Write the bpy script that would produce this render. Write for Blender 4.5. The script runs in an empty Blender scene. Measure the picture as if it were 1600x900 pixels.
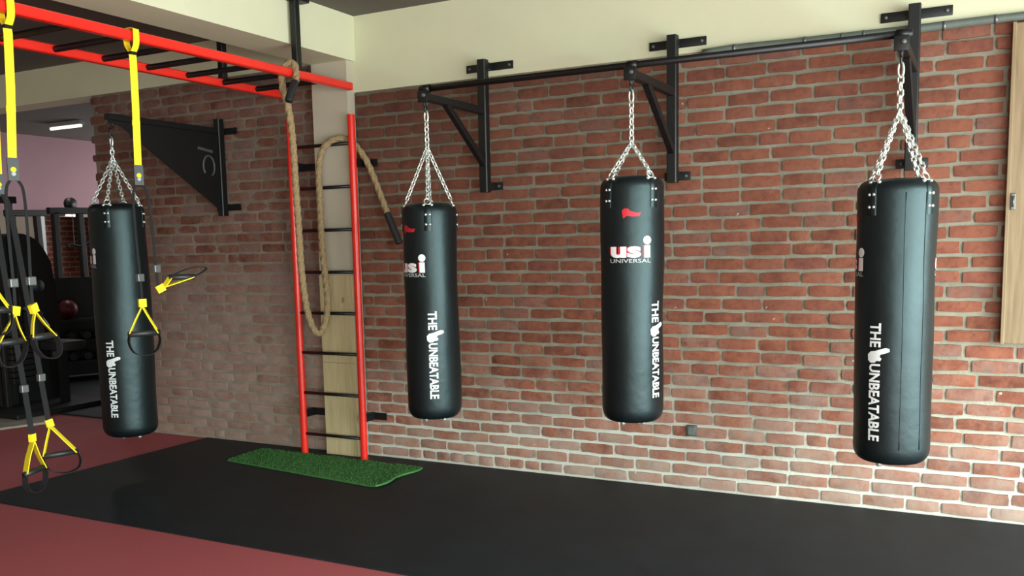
import bpy, bmesh, math, random
from mathutils import Vector, Matrix
random.seed(7)
SC = bpy.context.scene
COL = SC.collection
R = math.radians

# ------------------------------------------------------------------ camera
F, CX, CY = 1430.0, 790.0, 548.0            # focal length and principal point in pixels of the 1600x900 frame
YAW, PITCH, ROLL = R(27.78), R(-6.61), R(-1.21)
CAM = Vector((0.0, -5.8, 1.644))
_fw = Vector((-math.sin(YAW)*math.cos(PITCH), math.cos(YAW)*math.cos(PITCH), math.sin(PITCH)))
_rt = Vector((math.cos(YAW), math.sin(YAW), 0.0))
_up = _rt.cross(_fw)
RT = math.cos(ROLL)*_rt + math.sin(ROLL)*_up
UP = -math.sin(ROLL)*_rt + math.cos(ROLL)*_up
FW = _fw
cd = bpy.data.cameras.new('camera')
cam = bpy.data.objects.new('camera', cd); COL.objects.link(cam)
cam.matrix_world = Matrix(((RT.x, UP.x, -FW.x, CAM.x), (RT.y, UP.y, -FW.y, CAM.y), (RT.z, UP.z, -FW.z, CAM.z), (0, 0, 0, 1)))
cd.sensor_width = 36.0; cd.lens = 36.0*F/1600.0
cd.shift_x = (800-CX)/1600.0; cd.shift_y = (CY-450)/1600.0
cd.clip_start = 0.05; cd.clip_end = 100
SC.camera = cam

# ------------------------------------------------------------------ world, daylight, exposure
w = bpy.data.worlds.new('world'); SC.world = w; w.use_nodes = True
bg = w.node_tree.nodes['Background']; bg.inputs[0].default_value = (0.80, 0.92, 1.0, 1); bg.inputs[1].default_value = 1.0
def area(name, loc, rot, sx, sy, power, color):
    l = bpy.data.lights.new(name, 'AREA'); l.shape = 'RECTANGLE'; l.size = sx; l.size_y = sy
    l.energy = power; l.color = color
    o = bpy.data.objects.new(name, l); COL.objects.link(o); o.location = loc; o.rotation_euler = rot
    return o
# daylight standing in the two open shopfronts of the hall (right wall, and the right end of the front wall)
area('window_daylight', (3.16, -4.36, 1.22), (0, R(90), 0), 2.36, 7.9, 620, (0.85, 1.0, 0.97))
area('shopfront_daylight', (1.75, -8.94, 1.22), (R(90), 0, 0), 2.4, 2.36, 200, (0.85, 1.0, 0.97))
# the sky over the street, higher up outside and shining down through the opening
area('street_sky', (6.2, -4.4, 4.2), (0, R(58), 0), 4.4, 9.0, 2150, (0.85, 1.0, 0.99))
# added unseen light in the far end wall, brightening the far room
area('far_fill_light', (-10.4, 5.98, 1.95), (R(-90), 0, 0), 3.2, 1.7, 85, (1.0, 0.97, 0.98))
SC.view_settings.view_transform = 'Standard'
SC.view_settings.look = 'None'
SC.view_settings.exposure = 0.25
SC.view_settings.gamma = 1.0
SC.view_settings.use_curve_mapping = False
SC.cycles.use_denoising = True
SC.cycles.max_bounces = 8

# ------------------------------------------------------------------ pixel -> place helpers
def ray(x, y):
    return RT*((x-CX)/F) - UP*((y-CY)/F) + FW
def onx(x, y, X): d = ray(x, y); return CAM + d*((X-CAM.x)/d.x)
def ony(x, y, Y): d = ray(x, y); return CAM + d*((Y-CAM.y)/d.y)
def onz(x, y, Z=0.0): d = ray(x, y); return CAM + d*((Z-CAM.z)/d.z)

# ------------------------------------------------------------------ materials
def lin(c):
    return tuple(((v/12.92) if v <= 0.04045 else ((v+0.055)/1.055)**2.4) for v in c)
def hexc(r, g, b): return lin((r/255, g/255, b/255)) + (1,)
class NT:
    def __init__(s, name):
        s.m = bpy.data.materials.new(name); s.m.use_nodes = True
        s.t = s.m.node_tree; s.b = s.t.nodes['Principled BSDF']
    def n(s, typ, **kw):
        x = s.t.nodes.new(typ)
        for k, v in kw.items():
            if hasattr(x, k): setattr(x, k, v)
            else: x.inputs[k].default_value = v
        return x
    def l(s, a, b): s.t.links.new(a, b)
    def coord(s, which='Object'): return s.n('ShaderNodeTexCoord').outputs[which]
    def noise(s, vec, scale, detail=4, rough=0.6):
        x = s.n('ShaderNodeTexNoise'); x.inputs['Scale'].default_value = scale
        x.inputs['Detail'].default_value = detail; x.inputs['Roughness'].default_value = rough
        if vec is not None: s.l(vec, x.inputs['Vector'])
        return x.outputs['Fac']
    def ramp(s, fac, stops):
        x = s.n('ShaderNodeValToRGB'); e = x.color_ramp.elements
        e[0].position, e[0].color = stops[0]; e[1].position, e[1].color = stops[1]
        for p, c in stops[2:]:
            k = e.new(p); k.color = c
        s.l(fac, x.inputs['Fac']); return x.outputs['Color']
    def mix(s, fac, a, b, typ='MIX'):
        x = s.n('ShaderNodeMix'); x.data_type = 'RGBA'; x.blend_type = typ
        for sock, v in ((x.inputs[0], fac), (x.inputs[6], a), (x.inputs[7], b)):
            if hasattr(v, 'is_linked') or hasattr(v, 'links'): s.l(v, sock)
            else: sock.default_value = v
        return x.outputs[2]
    def math(s, op, a, b=0.0, c=None):
        x = s.n('ShaderNodeMath'); x.operation = op
        for i, v in enumerate((a, b, c)):
            if v is None: continue
            if hasattr(v, 'links'): s.l(v, x.inputs[i])
            else: x.inputs[i].default_value = v
        return x.outputs[0]
    def bump(s, h, strength, dist=0.005):
        x = s.n('ShaderNodeBump'); x.inputs['Strength'].default_value = strength; x.inputs['Distance'].default_value = dist
        s.l(h, x.inputs['Height']); s.l(x.outputs[0], s.b.inputs['Normal'])
    def base(s, c):
        if hasattr(c, 'links'): s.l(c, s.b.inputs['Base Color'])
        else: s.b.inputs['Base Color'].default_value = c
    def set(s, rough=0.6, metal=0.0, spec=0.5):
        s.b.inputs['Roughness'].default_value = rough; s.b.inputs['Metallic'].default_value = metal
        s.b.inputs['Specular IOR Level'].default_value = spec
        return s
def simple(name, col, rough=0.5, metal=0.0, var=0.12, scale=12, bump=0.0, bscale=60, spec=0.5):
    k = NT(name); v = k.coord()
    dark = tuple(c*(1-var) for c in col[:3]) + (1,); light = tuple(min(1, c*(1+var)) for c in col[:3]) + (1,)
    k.base(k.ramp(k.noise(v, scale), [(0.3, dark), (0.7, light)]))
    if bump: k.bump(k.noise(v, bscale), bump)
    k.set(rough, metal, spec); return k.m

def darken_blotches(k, geo, c, amount, col):
    # blotchy darker tone on the brickwork, strongest leftwards and high up
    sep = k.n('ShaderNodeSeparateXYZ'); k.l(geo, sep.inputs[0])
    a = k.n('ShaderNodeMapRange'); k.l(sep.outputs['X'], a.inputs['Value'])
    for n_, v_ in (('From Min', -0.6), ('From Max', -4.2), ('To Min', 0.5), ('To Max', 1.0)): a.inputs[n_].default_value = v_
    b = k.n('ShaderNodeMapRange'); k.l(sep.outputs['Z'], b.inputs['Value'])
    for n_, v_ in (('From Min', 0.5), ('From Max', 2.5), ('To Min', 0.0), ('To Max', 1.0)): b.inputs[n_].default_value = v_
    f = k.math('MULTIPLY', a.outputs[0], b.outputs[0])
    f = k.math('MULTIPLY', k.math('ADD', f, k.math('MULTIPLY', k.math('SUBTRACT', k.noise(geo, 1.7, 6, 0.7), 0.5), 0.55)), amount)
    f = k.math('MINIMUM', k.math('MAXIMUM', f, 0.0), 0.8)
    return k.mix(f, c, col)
def brick_mat(name, smear, tint, haze):
    k = NT(name)
    oi = k.n('ShaderNodeObjectInfo'); at = k.n('ShaderNodeAttribute'); at.attribute_name = 'tone'
    rnd = k.math('FRACT', k.math('ADD', oi.outputs['Random'], at.outputs['Fac']))
    geo = k.n('ShaderNodeNewGeometry').outputs['Position']
    t = lambda r, g, b: tuple(x*y for x, y in zip(hexc(r, g, b)[:3], tint)) + (1,)
    c = k.ramp(rnd, [(0.0, t(126, 66, 52)), (0.25, t(160, 86, 66)), (0.45, t(172, 94, 72)), (0.6, t(150, 80, 70)), (0.78, t(180, 102, 78)), (0.92, t(160, 106, 94)), (1.0, t(144, 98, 86))])
    c = k.mix(k.ramp(k.noise(geo, 9, 5), [(0.35, (0, 0, 0, 1)), (0.75, (1, 1, 1, 1))]), c, t(196, 112, 84))
    c = k.mix(k.ramp(k.noise(geo, 28, 3), [(0.5, (0, 0, 0, 1)), (0.85, (.7, .7, .7, 1))]), c, t(104, 52, 44))
    # lime and mortar haze, heavier in the lowest courses and in blotches
    sep = k.n('ShaderNodeSeparateXYZ'); k.l(geo, sep.inputs[0])
    mr = k.n('ShaderNodeMapRange'); k.l(sep.outputs['Z'], mr.inputs['Value'])
    mr.inputs['From Min'].default_value = smear[0]; mr.inputs['From Max'].default_value = smear[1]
    mr.inputs['To Min'].default_value = smear[2]; mr.inputs['To Max'].default_value = smear[3]
    h = k.math('ADD', mr.outputs[0], k.math('MULTIPLY', k.math('SUBTRACT', k.noise(geo, 5.5, 6, 0.7), 0.5), 1.3))
    h = k.math('ADD', h, k.math('MULTIPLY', k.math('SUBTRACT', rnd, 0.5), 0.25))
    h = k.math('MINIMUM', k.math('MAXIMUM', h, 0.0), 0.75)
    c = k.mix(h, c, haze)
    spots = k.ramp(k.noise(geo, 17, 2), [(0.735, (0, 0, 0, 1)), (0.76, (.75, .75, .75, 1))])
    c = k.mix(spots, c, hexc(214, 200, 184))
    c = darken_blotches(k, geo, c, 0.72 if name == 'brick' else 0.45, hexc(66, 46, 38))
    k.base(c); k.bump(k.noise(geo, 70, 5), 0.5, 0.004); k.set(0.9, 0, 0.25)
    return k.m
def mortar_mat(name, lo, hi, lime=False):
    darkening = 0.72 if lime else 0.45
    k = NT(name); geo = k.n('ShaderNodeNewGeometry').outputs['Position']
    c = k.ramp(k.noise(geo, 6, 6), [(0.3, lo), (0.7, hi)])
    if lime:      # white lime bloom in the lowest courses, with a ragged upper edge
        sep = k.n('ShaderNodeSeparateXYZ'); k.l(geo, sep.inputs[0])
        h = k.math('ADD', sep.outputs['Z'], k.math('MULTIPLY', k.math('SUBTRACT', k.noise(geo, 2.2, 5, 0.65), 0.5), 0.9))
        c = k.mix(k.ramp(h, [(0.25, (.8, .8, .8, 1)), (0.75, (0, 0, 0, 1))]), c, hexc(214, 214, 202))
    c = darken_blotches(k, geo, c, darkening, hexc(74, 64, 52))
    k.base(c); k.bump(k.noise(geo, 55, 5), 0.6, 0.006); k.set(0.95, 0, 0.2); return k.m

M = {}
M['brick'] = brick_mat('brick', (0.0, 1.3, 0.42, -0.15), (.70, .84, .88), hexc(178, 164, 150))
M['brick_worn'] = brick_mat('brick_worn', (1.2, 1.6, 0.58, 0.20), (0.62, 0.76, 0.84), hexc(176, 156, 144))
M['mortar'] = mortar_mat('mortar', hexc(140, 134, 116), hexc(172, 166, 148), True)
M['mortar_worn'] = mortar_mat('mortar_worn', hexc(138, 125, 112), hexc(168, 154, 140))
M['paint'] = simple('cream_paint', hexc(212, 210, 178), 0.7, var=0.03, scale=2, bump=0.06, bscale=40)
M['pier_paint_shaded'] = simple('cream_paint_shaded', hexc(190, 180, 160), 0.7, var=0.04, scale=3, bump=0.06, bscale=40)  # cream paint darkened: the pier's shade is put into its colour
M['pink'] = simple('pink_paint', hexc(168, 132, 140), 0.7, var=0.04, scale=2)
M['beige'] = simple('beige_paint', hexc(150, 136, 116), 0.7, var=0.06, scale=2)
M['ceiling'] = simple('dark_ceiling', hexc(96, 92, 84), 0.8, var=0.05, scale=2)
k = NT('red_rubber'); v = k.coord()
k.base(k.ramp(k.noise(v, 260, 2), [(0.35, hexc(166, 80, 84)), (0.65, hexc(186, 92, 96))])); k.bump(k.noise(v, 320, 2), 0.25, 0.002); k.set(0.62, 0, 0.4); M['red_rubber'] = k.m
k = NT('black_rubber'); v = k.coord()
c = k.ramp(k.noise(v, 3.5, 6, 0.7), [(0.3, hexc(22, 28, 31)), (0.7, hexc(32, 39, 43))])
c = k.mix(k.ramp(k.noise(v, 11, 8, 0.75), [(0.6, (0, 0, 0, 1)), (0.8, (.5, .5, .5, 1))]), c, hexc(48, 50, 50))
k.base(c); k.bump(k.noise(v, 240, 2), 0.2, 0.002); k.set(0.58, 0, 0.3); M['black_rubber'] = k.m
M['turf'] = simple('green_turf', hexc(76, 122, 68), 0.95, var=0.25, scale=60, bump=0.9, bscale=350, spec=0.1)
M['black_metal'] = simple('black_powder_coat', hexc(13, 13, 14), 0.46, 0.0, var=0.15, bump=0.05, bscale=120)
M['grey_metal'] = simple('grey_steel', hexc(110, 112, 112), 0.4, 0.6, var=0.1)
M['chrome'] = simple('zinc_chain', hexc(232, 238, 232), 0.34, 0.75, var=0.06, scale=60)
M['red_metal'] = simple('red_gloss_paint', hexc(230, 44, 32), 0.28, 0.0, var=0.04)
M['vinyl'] = None
k = NT('black_vinyl'); v = k.coord()
k.base(k.ramp(k.noise(v, 4, 5), [(0.3, hexc(10, 14, 16)), (0.7, hexc(15, 20, 23))]))
hb = k.math('ADD', k.math('MULTIPLY', k.noise(v, 7, 3), 1.0), k.math('MULTIPLY', k.noise(v, 160, 2), 0.03))
k.bump(hb, 0.2, 0.02); k.set(0.43, 0, 0.5); k.b.inputs['Specular Tint'].default_value = (0.72, 0.97, 1.0, 1); M['vinyl'] = k.m
M['print_white'] = simple('white_print', hexc(222, 226, 226), 0.5, var=0.05)
M['print_grey'] = simple('grey_print', hexc(176, 180, 180), 0.5, var=0.05)
M['print_red'] = simple('red_print', hexc(190, 24, 42), 0.5, var=0.08)
M['emblem'] = simple('worn_grey_emblem', hexc(70, 70, 68), 0.6, var=0.2)
M['yellow'] = simple('yellow_webbing', hexc(248, 222, 30), 0.75, var=0.06, scale=90)
M['black_web'] = simple('black_webbing', hexc(11, 11, 12), 0.85, var=0.15, scale=150)
M['black_plastic'] = simple('black_plastic', hexc(34, 36, 37), 0.45, var=0.1)
k = NT('hemp_rope'); v = k.coord()
k.base(k.ramp(k.noise(v, 90, 4), [(0.3, hexc(126, 104, 74)), (0.7, hexc(172, 150, 114))])); k.bump(k.noise(v, 220, 3), 0.5, 0.003); k.set(0.92, 0, 0.15); M['rope'] = k.m
k = NT('pale_plywood'); v = k.coord()
mp = k.n('ShaderNodeMapping'); mp.inputs['Scale'].default_value = (14, 14, 1.2); k.l(v, mp.inputs[0])
c = k.ramp(k.noise(mp.outputs[0], 3, 6, 0.6), [(0.3, hexc(184, 164, 122)), (0.7, hexc(204, 186, 146))])
c = k.mix(k.ramp(k.noise(v, 7, 2), [(0.72, (0, 0, 0, 1)), (0.78, (1, 1, 1, 1))]), c, hexc(120, 92, 58))
k.base(c); k.set(0.6, 0, 0.35); M['plywood'] = k.m
k = NT('oak_board'); v = k.coord()
mp = k.n('ShaderNodeMapping'); mp.inputs['Scale'].default_value = (18, 18, 1.0); k.l(v, mp.inputs[0])
k.base(k.ramp(k.noise(mp.outputs[0], 3, 7, 0.6), [(0.3, hexc(122, 101, 73)), (0.7, hexc(150, 128, 97))])); k.set(0.5, 0, 0.4); M['oak'] = k.m
M['conduit'] = simple('grey_conduit', hexc(96, 104, 96), 0.55, var=0.15, scale=8)
M['slab'] = simple('pale_slab', hexc(160, 152, 138), 0.8, var=0.2, scale=6)
M['dark_metal'] = simple('dark_machine', hexc(13, 13, 14), 0.5, var=0.15)
M['dark_pad'] = simple('dark_pad', hexc(36, 35, 37), 0.55, var=0.1)
M['maroon'] = simple('maroon_ball', hexc(92, 16, 28), 0.4, var=0.1)
k = NT('tube_light'); k.base((1, 1, 1, 1)); k.b.inputs['Emission Color'].default_value = (1, 0.97, 0.9, 1); k.b.inputs['Emission Strength'].default_value = 1.2; M['tube_light'] = k.m
k = NT('far_brick'); v = k.coord()
bt = k.n('ShaderNodeTexBrick'); sx = k.n('ShaderNodeSeparateXYZ'); cx_ = k.n('ShaderNodeCombineXYZ')
k.l(k.n('ShaderNodeNewGeometry').outputs['Position'], sx.inputs[0]); k.l(sx.outputs['Y'], cx_.inputs['X']); k.l(sx.outputs['Z'], cx_.inputs['Y']); k.l(cx_.outputs[0], bt.inputs['Vector'])
bt.inputs['Color1'].default_value = hexc(150, 74, 60); bt.inputs['Color2'].default_value = hexc(176, 92, 72); bt.inputs['Mortar'].default_value = hexc(176, 160, 146)
bt.inputs['Scale'].default_value = 1.0; bt.inputs['Brick Width'].default_value = 0.24; bt.inputs['Row Height'].default_value = 0.084; bt.inputs['Mortar Size'].default_value = 0.012
k.base(bt.outputs['Color']); k.set(0.9); M['far_brick'] = k.m

# ------------------------------------------------------------------ mesh helpers
def link(name, me, mat, parent=None, smooth=False):
    if isinstance(me, bmesh.types.BMesh):
        bm = me; me = bpy.data.meshes.new(name)
        bmesh.ops.recalc_face_normals(bm, faces=bm.faces)
        bm.to_mesh(me); bm.free()
    if mat is not None: me.materials.clear(); me.materials.append(M[mat])
    if smooth: me.polygons.foreach_set('use_smooth', [True]*len(me.polygons))
    o = bpy.data.objects.new(name, me); COL.objects.link(o)
    if parent: o.parent = parent
    return o
def tag(o, label, cat, group=None):
    o['label'] = label; o['category'] = cat
    if group: o['group'] = group
    return o
def thing(name, label, cat, loc=(0, 0, 0), group=None):
    o = bpy.data.objects.new(name, None); COL.objects.link(o); o.location = loc
    o.empty_display_size = 0.1
    return tag(o, label, cat, group)
def struct(o, label=None):
    o['kind'] = 'structure'
    if label: o['label'] = label
    return o
def NB(): return bmesh.new()
def box(bm, lo, hi, bevel=0.0):
    lo = Vector(lo); hi = Vector(hi)
    r = bmesh.ops.create_cube(bm, size=1.0)
    vs = r['verts']
    for v in vs: v.co = Vector((lo[i] + (v.co[i]+0.5)*(hi[i]-lo[i]) for i in range(3)))
    if bevel:
        es = list({e for v in vs for e in v.link_edges})
        bmesh.ops.bevel(bm, geom=es, offset=bevel, segments=2, affect='EDGES', profile=0.6)
    return bm
def frame_at(pts, i, closed=False):
    n = len(pts)
    if closed: t = pts[(i+1) % n] - pts[i-1]
    elif i == 0: t = pts[1]-pts[0]
    elif i == n-1: t = pts[-1]-pts[-2]
    else: t = pts[i+1]-pts[i-1]
    return t.normalized()
def sweep(bm, pts, section, closed=False, up=None, caps=True):
    """section(i, s) -> list of (a, b) offsets in the transported frame; parallel transport along pts"""
    pts = [Vector(p) for p in pts]; n = len(pts)
    t0 = frame_at(pts, 0, closed)
    a = Vector(up) if up else (Vector((0, 0, 1)) if abs(t0.z) < 0.9 else Vector((1, 0, 0)))
    a = (a - t0*a.dot(t0)).normalized()
    rings = []; s = 0.0; tp = t0
    for i in range(n):
        t = frame_at(pts, i, closed)
        q = tp.rotation_difference(t); a = q @ a; a = (a - t*a.dot(t)).normalized(); tp = t
        b = t.cross(a)
        if i: s += (pts[i]-pts[i-1]).length
        rings.append([bm.verts.new(pts[i] + a*x + b*y) for x, y in section(i, s)])
    m = len(rings[0])
    for i in range(n if closed else n-1):
        r0, r1 = rings[i], rings[(i+1) % n]
        for j in range(m):
            bm.faces.new((r0[j], r0[(j+1) % m], r1[(j+1) % m], r1[j]))
    if caps and not closed:
        bm.faces.new(list(reversed(rings[0]))); bm.faces.new(rings[-1])
    return bm
def circ(r, n): return [(r*math.cos(2*math.pi*j/n), r*math.sin(2*math.pi*j/n)) for j in range(n)]
def tube(bm, pts, r, n=12, closed=False, caps=True):
    rr = r if callable(r) else (lambda i: r)
    return sweep(bm, pts, lambda i, s: circ(rr(i), n), closed, None, caps)
def ribbon(bm, pts, width, thick, side):
    """flat webbing: width along the direction `side`"""
    w_, t_ = width/2, thick/2
    return sweep(bm, pts, lambda i, s: [(w_, t_), (-w_, t_), (-w_, -t_), (w_, -t_)], up=side)
def beam(bm, p0, p1, wx, wz, up=(0, 0, 1), bevel=0.0):
    """rectangular tube from p0 to p1; wz measured along up, wx across"""
    a, b = wz/2, wx/2; c = min(bevel, a*0.6, b*0.6)
    if c: sec = [(a, b-c), (a-c, b), (-a+c, b), (-a, b-c), (-a, -b+c), (-a+c, -b), (a-c, -b), (a, -b+c)]
    else: sec = [(a, b), (-a, b), (-a, -b), (a, -b)]
    return sweep(bm, [p0, p1], lambda i, s: sec, up=up)
def lathe(bm, prof, n=32, mod=None, origin=(0, 0, 0)):
    o = Vector(origin); rings = []
    for r, z in prof:
        if r < 1e-6: rings.append([bm.verts.new(o+Vector((0, 0, z)))]); continue
        ring = []
        for j in range(n):
            a = 2*math.pi*j/n; q = r*(mod(a, z) if mod else 1)
            ring.append(bm.verts.new(o+Vector((q*math.cos(a), q*math.sin(a), z))))
        rings.append(ring)
    for r0, r1 in zip(rings, rings[1:]):
        for j in range(n):
            k = (j+1) % n
            if len(r0) == 1: bm.faces.new((r0[0], r1[k], r1[j]))
            elif len(r1) == 1: bm.faces.new((r0[j], r0[k], r1[0]))
            else: bm.faces.new((r0[j], r0[k], r1[k], r1[j]))
    return bm
def prism(bm, poly, z0, z1):
    lo = [bm.verts.new((x, y, z0)) for x, y in poly]; hi = [bm.verts.new((x, y, z1)) for x, y in poly]
    bm.faces.new(list(reversed(lo))); bm.faces.new(hi)
    n = len(poly)
    for i in range(n): bm.faces.new((lo[i], lo[(i+1) % n], hi[(i+1) % n], hi[i]))
    return bm
def catmull(P, n=8):
    P = [Vector(p) for p in P]; Q = [P[0]*2-P[1]] + P + [P[-1]*2-P[-2]]; out = []
    for i in range(1, len(Q)-2):
        for j in range(n):
            t = j/n; a, b, c, d = Q[i-1], Q[i], Q[i+1], Q[i+2]
            out.append(0.5*((2*b) + (c-a)*t + (2*a-5*b+4*c-d)*t*t + (3*b-a-3*c+d)*t**3))
    out.append(P[-1]); return out
def sharp(o, ang=40):
    me = o.data
    me.polygons.foreach_set('use_smooth', [True]*len(me.polygons))
    me.set_sharp_from_angle(angle=R(ang)) if hasattr(me, 'set_sharp_from_angle') else None
    return o
def copy_tree(o, parent=None):
    c = o.copy(); COL.objects.link(c); c.parent = parent
    for ch in o.children: copy_tree(ch, c)
    return c

# ------------------------------------------------------------------ shell of the hall
ZC = 3.372                   # ceiling height
BX = -4.285                  # right face of the beam and of the pier
def sbox(name, lo, hi, mat, label=None, bevel=0):
    return struct(link(name, box(NB(), lo, hi, bevel), mat), label)
sbox('floor', (-14.2, -9.2, -0.2), (3.4, 6.2, 0.0), 'red_rubber', 'red rubber gym floor')
sbox('ceiling', (-14.2, -9.2, ZC), (3.4, 6.2, ZC+0.2), 'ceiling', 'dark grey ceiling')
BEAM_B, LB_TOP, RB_TOP = 3.042, 3.062, 2.815
sbox('trim_1', (-4.642, -9.0, BEAM_B), (BX, 0.0, ZC), 'paint', 'cream ceiling beam running towards the brick wall')
sbox('trim_2', (-4.642, -0.09, 0.0), (-4.308, 0.0, BEAM_B), 'pier_paint_shaded', 'pale plastered pier under the ceiling beam')
sbox('trim_3', (-12.4, 0.0, LB_TOP), (-4.642, 0.24, ZC), 'paint', 'cream plaster lintel above the left brick wall')
sbox('trim_4', (-4.642, -0.006, RB_TOP), (3.2, 0.24, ZC), 'paint', 'cream plaster band above the right brick wall')
# left side wall in two paints, with an opening standing for a mirror
for nm, lo, hi, mt, lb in (('wall_left', (-12.6, -9.0, 2.27), (-12.4, 6.0, ZC), 'pink', 'dusky pink upper part of the far left wall'),
                       ('wall_left_lower', (-12.6, -9.0, 0.0), (-12.4, 3.1, 2.27), 'beige', 'beige lower part of the far left wall'),
                       ('wall_left_end', (-12.6, 4.75, 0.0), (-12.4, 6.0, 2.27), 'beige', None)):
    sbox(nm, lo, hi, mt, lb)
sbox('wall_mirror_image', (-13.6, 2.2, 0.0), (-13.45, 6.0, ZC), 'far_brick', 'red brick wall standing in for a mirror reflection at far left')  # built where the mirror shows reflected brick
sbox('wall_far_end', (-13.6, 6.0, 0.0), (-12.0, 6.15, ZC), 'beige')
sbox('wall_far_end_right', (-8.8, 6.0, 0.0), (-4.642, 6.15, ZC), 'beige')
sbox('wall_far_sill', (-12.0, 6.0, 0.0), (-8.8, 6.15, 1.1), 'beige')  # opening made in this wall for the added far light
sbox('wall_far_head', (-12.0, 6.0, 2.8), (-8.8, 6.15, ZC), 'beige')
sbox('wall_far_side', (-13.45, 2.05, 0.0), (-12.6, 2.2, ZC), 'beige')
sbox('wall_behind_left', (-4.85, 0.24, 0.0), (-4.642, 6.0, ZC), 'beige')
sbox('wall_front', (-12.6, -9.15, 0.0), (0.5, -9.0, ZC), 'paint')
sbox('wall_front_head', (0.5, -9.15, 2.45), (3.2, -9.0, ZC), 'paint')
sbox('wall_right', (3.2, -9.15, 2.45), (3.4, 0.24, ZC), 'paint')
sbox('wall_right_end', (3.2, -0.35, 0.0), (3.4, 0.24, 2.45), 'paint')
sbox('wall_right_pier', (3.2, -9.15, 0.0), (3.4, -8.35, 2.45), 'paint')
d = thing('mirror_opening', 'white framed opening standing in for a mirror in the far left wall', 'door', (-12.4, 3.1, 0)); d['kind'] = 'structure'; del d['category']  # opening built in place of a framed mirror
link('jamb', box(NB(), (0.0, -0.03, 0.0), (0.05, 0.035, 2.27), 0.004), 'print_white', d)
link('jamb', box(NB(), (0.0, 1.62, 0.0), (0.05, 1.68, 2.27), 0.004), 'print_white', d)
link('frame_head', box(NB(), (0.0, -0.03, 2.2), (0.05, 1.68, 2.27), 0.004), 'beige', d)

# ------------------------------------------------------------------ brick walls, each brick a piece
PITCH_Z, BRICK_H = 0.0845, 0.0635
def brick_mesh(length, name, seed):
    rnd = random.Random(seed); bm = NB()
    nx, nz, dep = 4, 2, 0.05
    g = []
    for i in range(nx+1):
        row = []
        for j in range(nz+1):
            x = -length/2 + length*i/nx; z = -BRICK_H/2 + BRICK_H*j/nz; y = 0.0
            edge = (i in (0, nx)) + (j in (0, nz))
            x += rnd.uniform(-.003, .003); z += rnd.uniform(-.0028, .0028)
            if edge: y = 0.004*edge + rnd.uniform(0, .003)
            else: y = rnd.uniform(-.003, .001)
            if edge == 2: x *= 0.99; z *= 0.95
            row.append(bm.verts.new((x, y, z)))
        g.append(row)
    for i in range(nx):
        for j in range(nz): bm.faces.new((g[i][j], g[i+1][j], g[i+1][j+1], g[i][j+1]))
    loop = [g[i][0] for i in range(nx+1)] + [g[nx][j] for j in range(1, nz+1)] + [g[i][nz] for i in range(nx-1, -1, -1)] + [g[0][j] for j in range(nz-1, 0, -1)]
    back = [bm.verts.new((v.co.x*1.01, dep, v.co.z*1.02)) for v in loop]
    n = len(loop)
    for i in range(n): bm.faces.new((loop[i], back[i], back[(i+1) % n], loop[(i+1) % n]))
    bmesh.ops.recalc_face_normals(bm, faces=bm.faces)
    if sum(f.normal.y for f in list(bm.faces)[:nx*nz]) > 0: bmesh.ops.reverse_faces(bm, faces=bm.faces)
    me = bpy.data.meshes.new(name); bm.to_mesh(me); bm.free()
    me.polygons.foreach_set('use_smooth', [True]*len(me.polygons))
    me.set_sharp_from_angle(angle=R(50))
    return me
LENS = {'s': 0.228, 'h': 0.106, 'q': 0.165}
def layout(x0, x1, z0, ztop, seed, header_rows, ragged=False):
    rnd = random.Random(seed); out = []; row = 0; z = z0 + PITCH_Z/2
    joint = 0.0195
    while z + BRICK_H/2 < ztop + 0.03:
        x = x0 + (0.0 if row % 2 else -0.119) + rnd.uniform(-.02, .02)
        if ragged: x = x0 + (0.0 if row % 2 else 0.06) + rnd.uniform(-.03, .03)
        while x < x1:
            hr = header_rows(row, x)
            u = rnd.random()
            kd = 'h' if (hr or u < 0.045) else ('q' if u < 0.09 else 's')
            L = LENS[kd]*rnd.uniform(0.96, 1.05)
            rem = x1 - x
            sx = 1.0
            if x < x0 - 1e-6 and not ragged:
                L2 = x + L - x0
                if L2 < 0.04: x += L + joint; continue
                out.append((kd, x0 + L2/2, z, L2/LENS[kd], row)); x += L + joint; continue
            if L > rem:
                L2 = rem
                if L2 > 0.04: out.append((kd, x + L2/2, z, L2/LENS[kd], row))
                break
            out.append((kd, x + L/2, z, L/LENS[kd], row)); x += L + joint
        row += 1; z += PITCH_Z
    return out
VAR = {kd: [brick_mesh(LENS[kd], 'brick_%s' % {'s': 'stretcher', 'h': 'header', 'q': 'closer'}[kd], 100*ord(kd)+i) for i in range(n)] for kd, n in (('s', 10), ('h', 6), ('q', 5))}
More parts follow.
